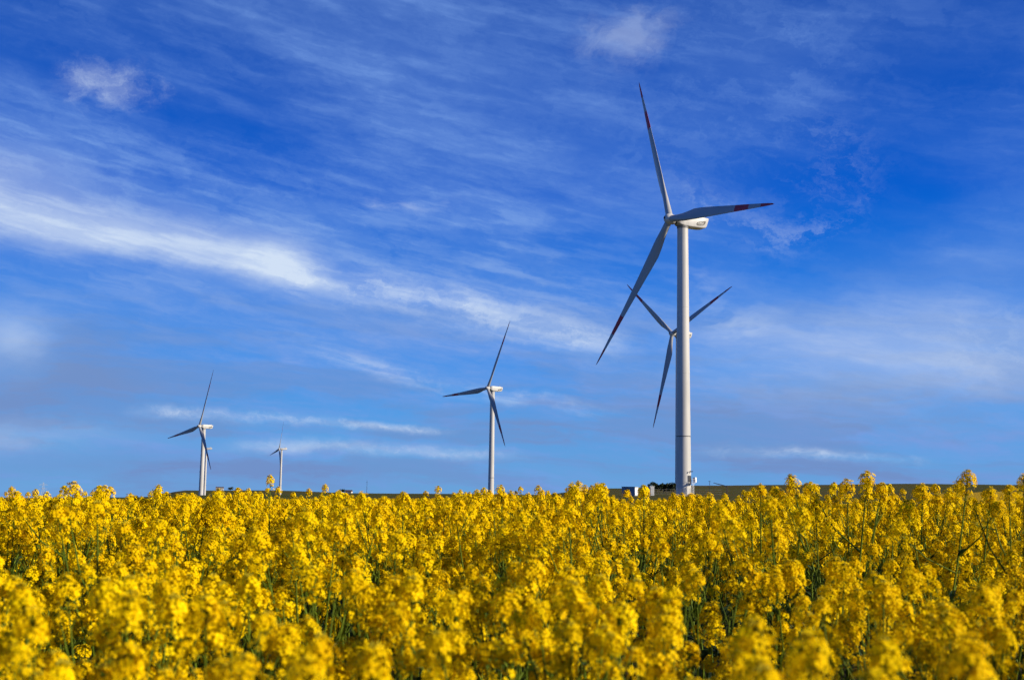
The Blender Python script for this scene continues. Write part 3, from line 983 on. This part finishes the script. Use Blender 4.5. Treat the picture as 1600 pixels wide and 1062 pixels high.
def place_plant(i, loc, rz, s, label, lean=(0, 0), group='rapeseed plants of the nearest rows'):
    root, kids = SRC[i]
    if not used[i]:
        used[i] = True; r = root; link(r)
        for c, _ in kids: link(c)
    else:
        r = root.copy(); link(r); mp = {}
        for c, par in kids:
            d = c.copy(); mp[c] = d; d.parent = r if par is None else mp[par]; link(d)
    r.location = loc; r.rotation_euler = (lean[0], lean[1], rz); r.scale = (s, s, s)
    r['label'] = label; r['category'] = 'plant'; r['group'] = group
    return r


# stalks that rise clear of the crop, each recognisable in the photograph (pixel, distance, kind)
TALL = [
    (422, 737, 7.6, 1, 'lone bent rapeseed stalk that rises highest beside the smallest turbine'),
    (388, 760, 9.5, 1, 'short thin rapeseed stalk between the pair of turbines and the smallest one'),
    (247, 764, 8.5, 1, 'rapeseed stalk with one round head beside the turbine that hides another'),
    (508, 753, 9.0, 1, 'small-headed rapeseed stalk above the barn end of the far hill'),
    (483, 760, 9.5, 1, 'thin rapeseed stalk just past the smallest turbine'),
    (905, 747, 8.0, 1, 'first of two neighbouring thin stalks before the tallest turbine, the one farther from it'),
    (938, 748, 7.8, 1, 'second of two neighbouring thin stalks, the one closer to the tallest turbine'),
    (1006, 753, 5.6, 0, 'bushy rapeseed plant standing up against the blue-grey kiosk'),
    (1188, 748, 5.6, 1, 'loose-headed rapeseed stalk just beyond the lamp post and barrier'),
    (1242, 742, 5.2, 0, 'two-headed rapeseed plant against the dark hill, past the barrier arm'),
    (1352, 738, 5.2, 0, 'rapeseed plant topped by one round head high over the dark hill'),
    (1440, 758, 5.6, 0, 'broad rapeseed plant level with the crest of the dark hill'),
    (1508, 733, 4.6, 0, 'tallest branching rapeseed plant beside the far yellow strip'),
    (1545, 752, 4.8, 1, 'forked rapeseed stalk in front of the far yellow strip'),
    (1576, 756, 4.6, 0, 'dense rapeseed plant near the far yellow strip'),
    (1598, 730, 4.4, 1, 'rapeseed stalk cut by the edge of the view beside the far yellow strip'),
    (155, 772, 3.6, 0, 'large blurred rapeseed plant close by, under the power pylons'),
    (70, 770, 8.0, 0, 'rapeseed plant directly below the taller power pylon'),
    (1268, 985, 1.55, 0, 'big out-of-focus rapeseed clump at the bottom, below the dark gap in the crop'),
    (1500, 990, 1.50, 0, 'big out-of-focus rapeseed clump filling the lower corner under the yellow strip'),
    (45, 905, 2.0, 0, 'blurred rapeseed clump close by at the left edge of the view'),
    (175, 905, 2.1, 0, 'second blurred rapeseed clump in from the left edge of the view'),
    (490, 880, 2.9, 0, 'full round rapeseed clump straight below the smallest turbine'),
    (645, 888, 2.5, 0, 'broad blurred rapeseed clump below and before the lone middle turbine'),
    (935, 882, 2.5, 0, 'blurred rapeseed clump midway down the crop below the two neighbouring thin stalks'),
    (372, 832, 3.6, 0, 'upright rapeseed clump below the gap between the paired turbines and the smallest one'),
    (890, 785, 4.2, 0, 'blurred rapeseed clump a little below the two neighbouring thin stalks'),
    (1030, 915, 2.5, 0, 'blurred rapeseed clump far below the foot of the tallest turbine'),
]
tall_xy = []
for n_, (px_, py_, d_, kd, lb) in enumerate(TALL):
    tp = at(px_, py_ - 4, d_)
    i = (8 + n_ % 4) if kd else (n_ % 8)
    g, sock, leaf = (PROTO + LONE)[i]
    head = sock[0][0].translation
    hz = head.z + .085
    s = tp.z / hz / (math.cos(R(9)) if n_ == 0 else 1)
    rz = random.uniform(0, 6.28)
    lean = (0, R(9)) if n_ == 0 else (0, 0)
    o = place_plant(i, (0, 0, 0), rz, s, lb, lean)
    mloc = o.matrix_basis.to_3x3() @ Vector((head.x, head.y, hz))
    o.location = (tp.x - mloc.x, tp.y - mloc.y, tp.z - mloc.z)
    if o.location.z > 0: o.location.z = 0
    tall_xy.append((o.location.x, o.location.y))
tall_xy = np.array(tall_xy)

# the crop: jittered sites, thinning with distance
sites = []


def scatter(y0, y1, den, half):
    n = int((y1 - y0) * 2 * half(.5 * (y0 + y1)) * den)
    yy = rng.uniform(y0, y1, n); xx = rng.uniform(-1, 1, n) * np.array([half(q) for q in yy])
    sites.append(np.stack([xx, yy], 1))


half = lambda y: .45 * max(y, 0) + 3.2
for y0, y1, den in [(-2, 1, 9), (1, 2, 11), (2, 4, 13.5), (4, 7, 15), (7, 11, 17), (11, 16, 16), (16, 24, 14), (24, 36, 11), (36, 52, 9), (52, 76, 7)]:
    scatter(y0, y1, den, half)
S = np.concatenate(sites)
S = S[np.hypot(S[:, 0], S[:, 1]) > 1.15]
# not in the sight line within arm's length of the lens
S = S[~((S[:, 1] > 0) & (S[:, 1] < 1.5) & (np.abs(S[:, 0]) < .62 * S[:, 1] + .12))]
S = S[~((S[:, 0] > .07 * S[:, 1]) & (rng.random(len(S)) < .30))]
d2 = ((S[:, None, :] - tall_xy[None]) ** 2).sum(-1).min(1)
S = S[d2 > .10 ** 2]
N_ = len(S)
clump = np.sin(S[:, 0] * 1.3 + 1.7 * np.sin(S[:, 1] * .7)) * np.sin(S[:, 1] * .9 + 1.1 * np.sin(S[:, 0] * .8))
mid_ = np.exp(-((S[:, 1] - 8.5) / 4.0) ** 2)
hgt = 1.315 + rng.normal(0, 1, N_) * (.085 + .03 * mid_) + .05 * clump
far_ = np.clip((S[:, 1] - 4) / 10, 0, 1)
hgt += .09 * mid_ - .06 * np.clip((S[:, 1] - 13) / 8, 0, 1)
cap = 1.54 + .12 * mid_ - .14 * np.clip((S[:, 1] - 13) / 8, 0, 1)
tilt_ = np.clip(.026 * (S[:, 0] + 1.3) * np.clip(S[:, 1] / 3 - .5, 0, 1), -.09, .03)
hgt = np.clip(hgt, 1.02, cap) + tilt_
hgt[(S[:, 1] < 3.5)] = np.minimum(hgt[(S[:, 1] < 3.5)], 1.36)
zg = ground_z(S[:, 0], S[:, 1])
rzs = rng.uniform(0, 6.283, N_); leans = rng.normal(0, .10, (N_, 2)); kinds = rng.integers(0, 8, N_)
# which sites show in the frame, nearest first: these are individual plants
top_ = np.stack([S[:, 0], S[:, 1], zg + hgt - CAM_Z], 1)
fwn, rtn, upn = np.array(fw), np.array(rt), np.array(up)
dep = top_ @ fwn
pxs = 800 + F_PX * (top_ @ rtn) / np.maximum(dep, .01); pys = 531 - F_PX * (top_ @ upn) / np.maximum(dep, .01)
vis = (dep > .5) & (pxs > -30) & (pxs < 1630) & (pys < 1110)
# the crop's upper edge, as uneven as in the photograph
lim0 = np.interp(pxs, [0, 120, 250, 560, 640, 860, 960, 1130, 1200, 1600], [770, 765, 764, 763, 757, 756, 762, 764, 752, 748]) + rng.exponential(6, N_) - 4
over = (dep > 1.5) & (pys < lim0 + 4) & (np.abs(pxs - 800) < 1000)
hgt[over] -= np.clip((lim0 + 4 - pys)[over] * dep[over] / F_PX, 0, .6)
pys[over] = lim0[over] + 4
# low spots in the crop, where the photograph looks through to the kiosk, the towers' feet and the far hill
for a_, b_, lim in ((964, 1003, 784), (1050, 1092, 772), (1098, 1142, 769), (298, 334, 772), (752, 780, 768), (335, 380, 768), (520, 560, 771), (1275, 1340, 775), (1520, 1540, 779)):
    w_ = (pxs > a_ - 6) & (pxs < b_ + 6) & (pys < lim + 5) & (dep > 1.5)
    hgt[w_] -= np.clip((lim + 5 - pys[w_]) * dep[w_] / F_PX + .01, 0, .6)
order = np.argsort(np.where(vis, dep, 1e9))
ind = order[:300 - len(TALL)]
for i in ind:
    place_plant(int(kinds[i]), (S[i, 0], S[i, 1], zg[i]), rzs[i], hgt[i] / H0 / 1.03, 'leafy rapeseed plant in full yellow bloom in the nearest rows of the crop', tuple(leans[i]))
rest = np.setdiff1d(np.arange(N_), ind)

# everything else of the crop: one object, instances of joined plants
protos = bpy.data.collections.new('rapeseed_sources')
for i in range(8):
    g, sock, leaf = PROTO[i]
    V, Fc, Mi = [np.array(g.v)], list(g.f), [1] * len(g.f); n0 = len(g.v)
    def put(v_, f_, m_, mi_):
        global n0
        A = np.array(m_)
        V.append(np.asarray(v_) @ A[:3, :3].T + A[:3, 3]); Fc.extend([tuple(n0 + q for q in p_) for p_ in f_]); Mi.extend(mi_); n0 += len(v_)
    for m_, ci in sock:
        put(CL[ci][0], CL[ci][1], m_, CL[ci][2]); put(BUDS[ci][0], BUDS[ci][1], m_, [2] * len(BUDS[ci][1]))
    for q, (p_, ph, s_) in enumerate(leaf):
        put(LFG[q % 2][0], LFG[q % 2][1], leaf_mat(p_, ph, s_), [3] * len(LFG[q % 2][1]))
    po = bpy.data.objects.new('rapeseed_source', mesh('rapeseed_source', np.concatenate(V), Fc, [PETAL, STEM, BUD, LEAF], Mi))
    protos.objects.link(po)
pm = bpy.data.meshes.new('rapeseed_crop')
pm.from_pydata([(S[i, 0], S[i, 1], zg[i]) for i in rest], [], [])
for nm, tp_, data in (('rot', 'FLOAT_VECTOR', np.stack([leans[rest, 0], leans[rest, 1], rzs[rest]], 1)), ('siz', 'FLOAT', hgt[rest] / H0 / 1.03), ('pick', 'INT', kinds[rest])):
    a = pm.attributes.new(nm, tp_, 'POINT')
    a.data.foreach_set('vector' if tp_ == 'FLOAT_VECTOR' else 'value', np.ascontiguousarray(data, dtype=np.int32 if tp_ == 'INT' else np.float32).ravel())
crop = obj('rapeseed_crop', pm)
tag(crop, 'sea of yellow rapeseed stretching back from the nearest rows to the ridge', 'rapeseed crop', kind='stuff')
gn = bpy.data.node_groups.new('scatter', 'GeometryNodeTree')
gn.interface.new_socket('Geometry', in_out='INPUT', socket_type='NodeSocketGeometry')
gn.interface.new_socket('Geometry', in_out='OUTPUT', socket_type='NodeSocketGeometry')
gi, go = gn.nodes.new('NodeGroupInput'), gn.nodes.new('NodeGroupOutput')
ci = gn.nodes.new('GeometryNodeCollectionInfo'); ci.inputs['Collection'].default_value = protos
ci.inputs['Separate Children'].default_value = True; ci.inputs['Reset Children'].default_value = True
iop = gn.nodes.new('GeometryNodeInstanceOnPoints'); iop.inputs['Pick Instance'].default_value = True


def attr(nm, t_):
    n = gn.nodes.new('GeometryNodeInputNamedAttribute'); n.data_type = t_; n.inputs['Name'].default_value = nm
    return n.outputs['Attribute']


gn.links.new(gi.outputs[0], iop.inputs['Points']); gn.links.new(ci.outputs[0], iop.inputs['Instance'])
gn.links.new(attr('pick', 'INT'), iop.inputs['Instance Index']); gn.links.new(attr('siz', 'FLOAT'), iop.inputs['Scale'])
er = gn.nodes.new('FunctionNodeEulerToRotation'); gn.links.new(attr('rot', 'FLOAT_VECTOR'), er.inputs[0])
gn.links.new(er.outputs[0], iop.inputs['Rotation'])
gn.links.new(iop.outputs[0], go.inputs[0])
md = crop.modifiers.new('scatter', 'NODES'); md.node_group = gn
print('plants', N_, 'individual', len(ind) + len(TALL))
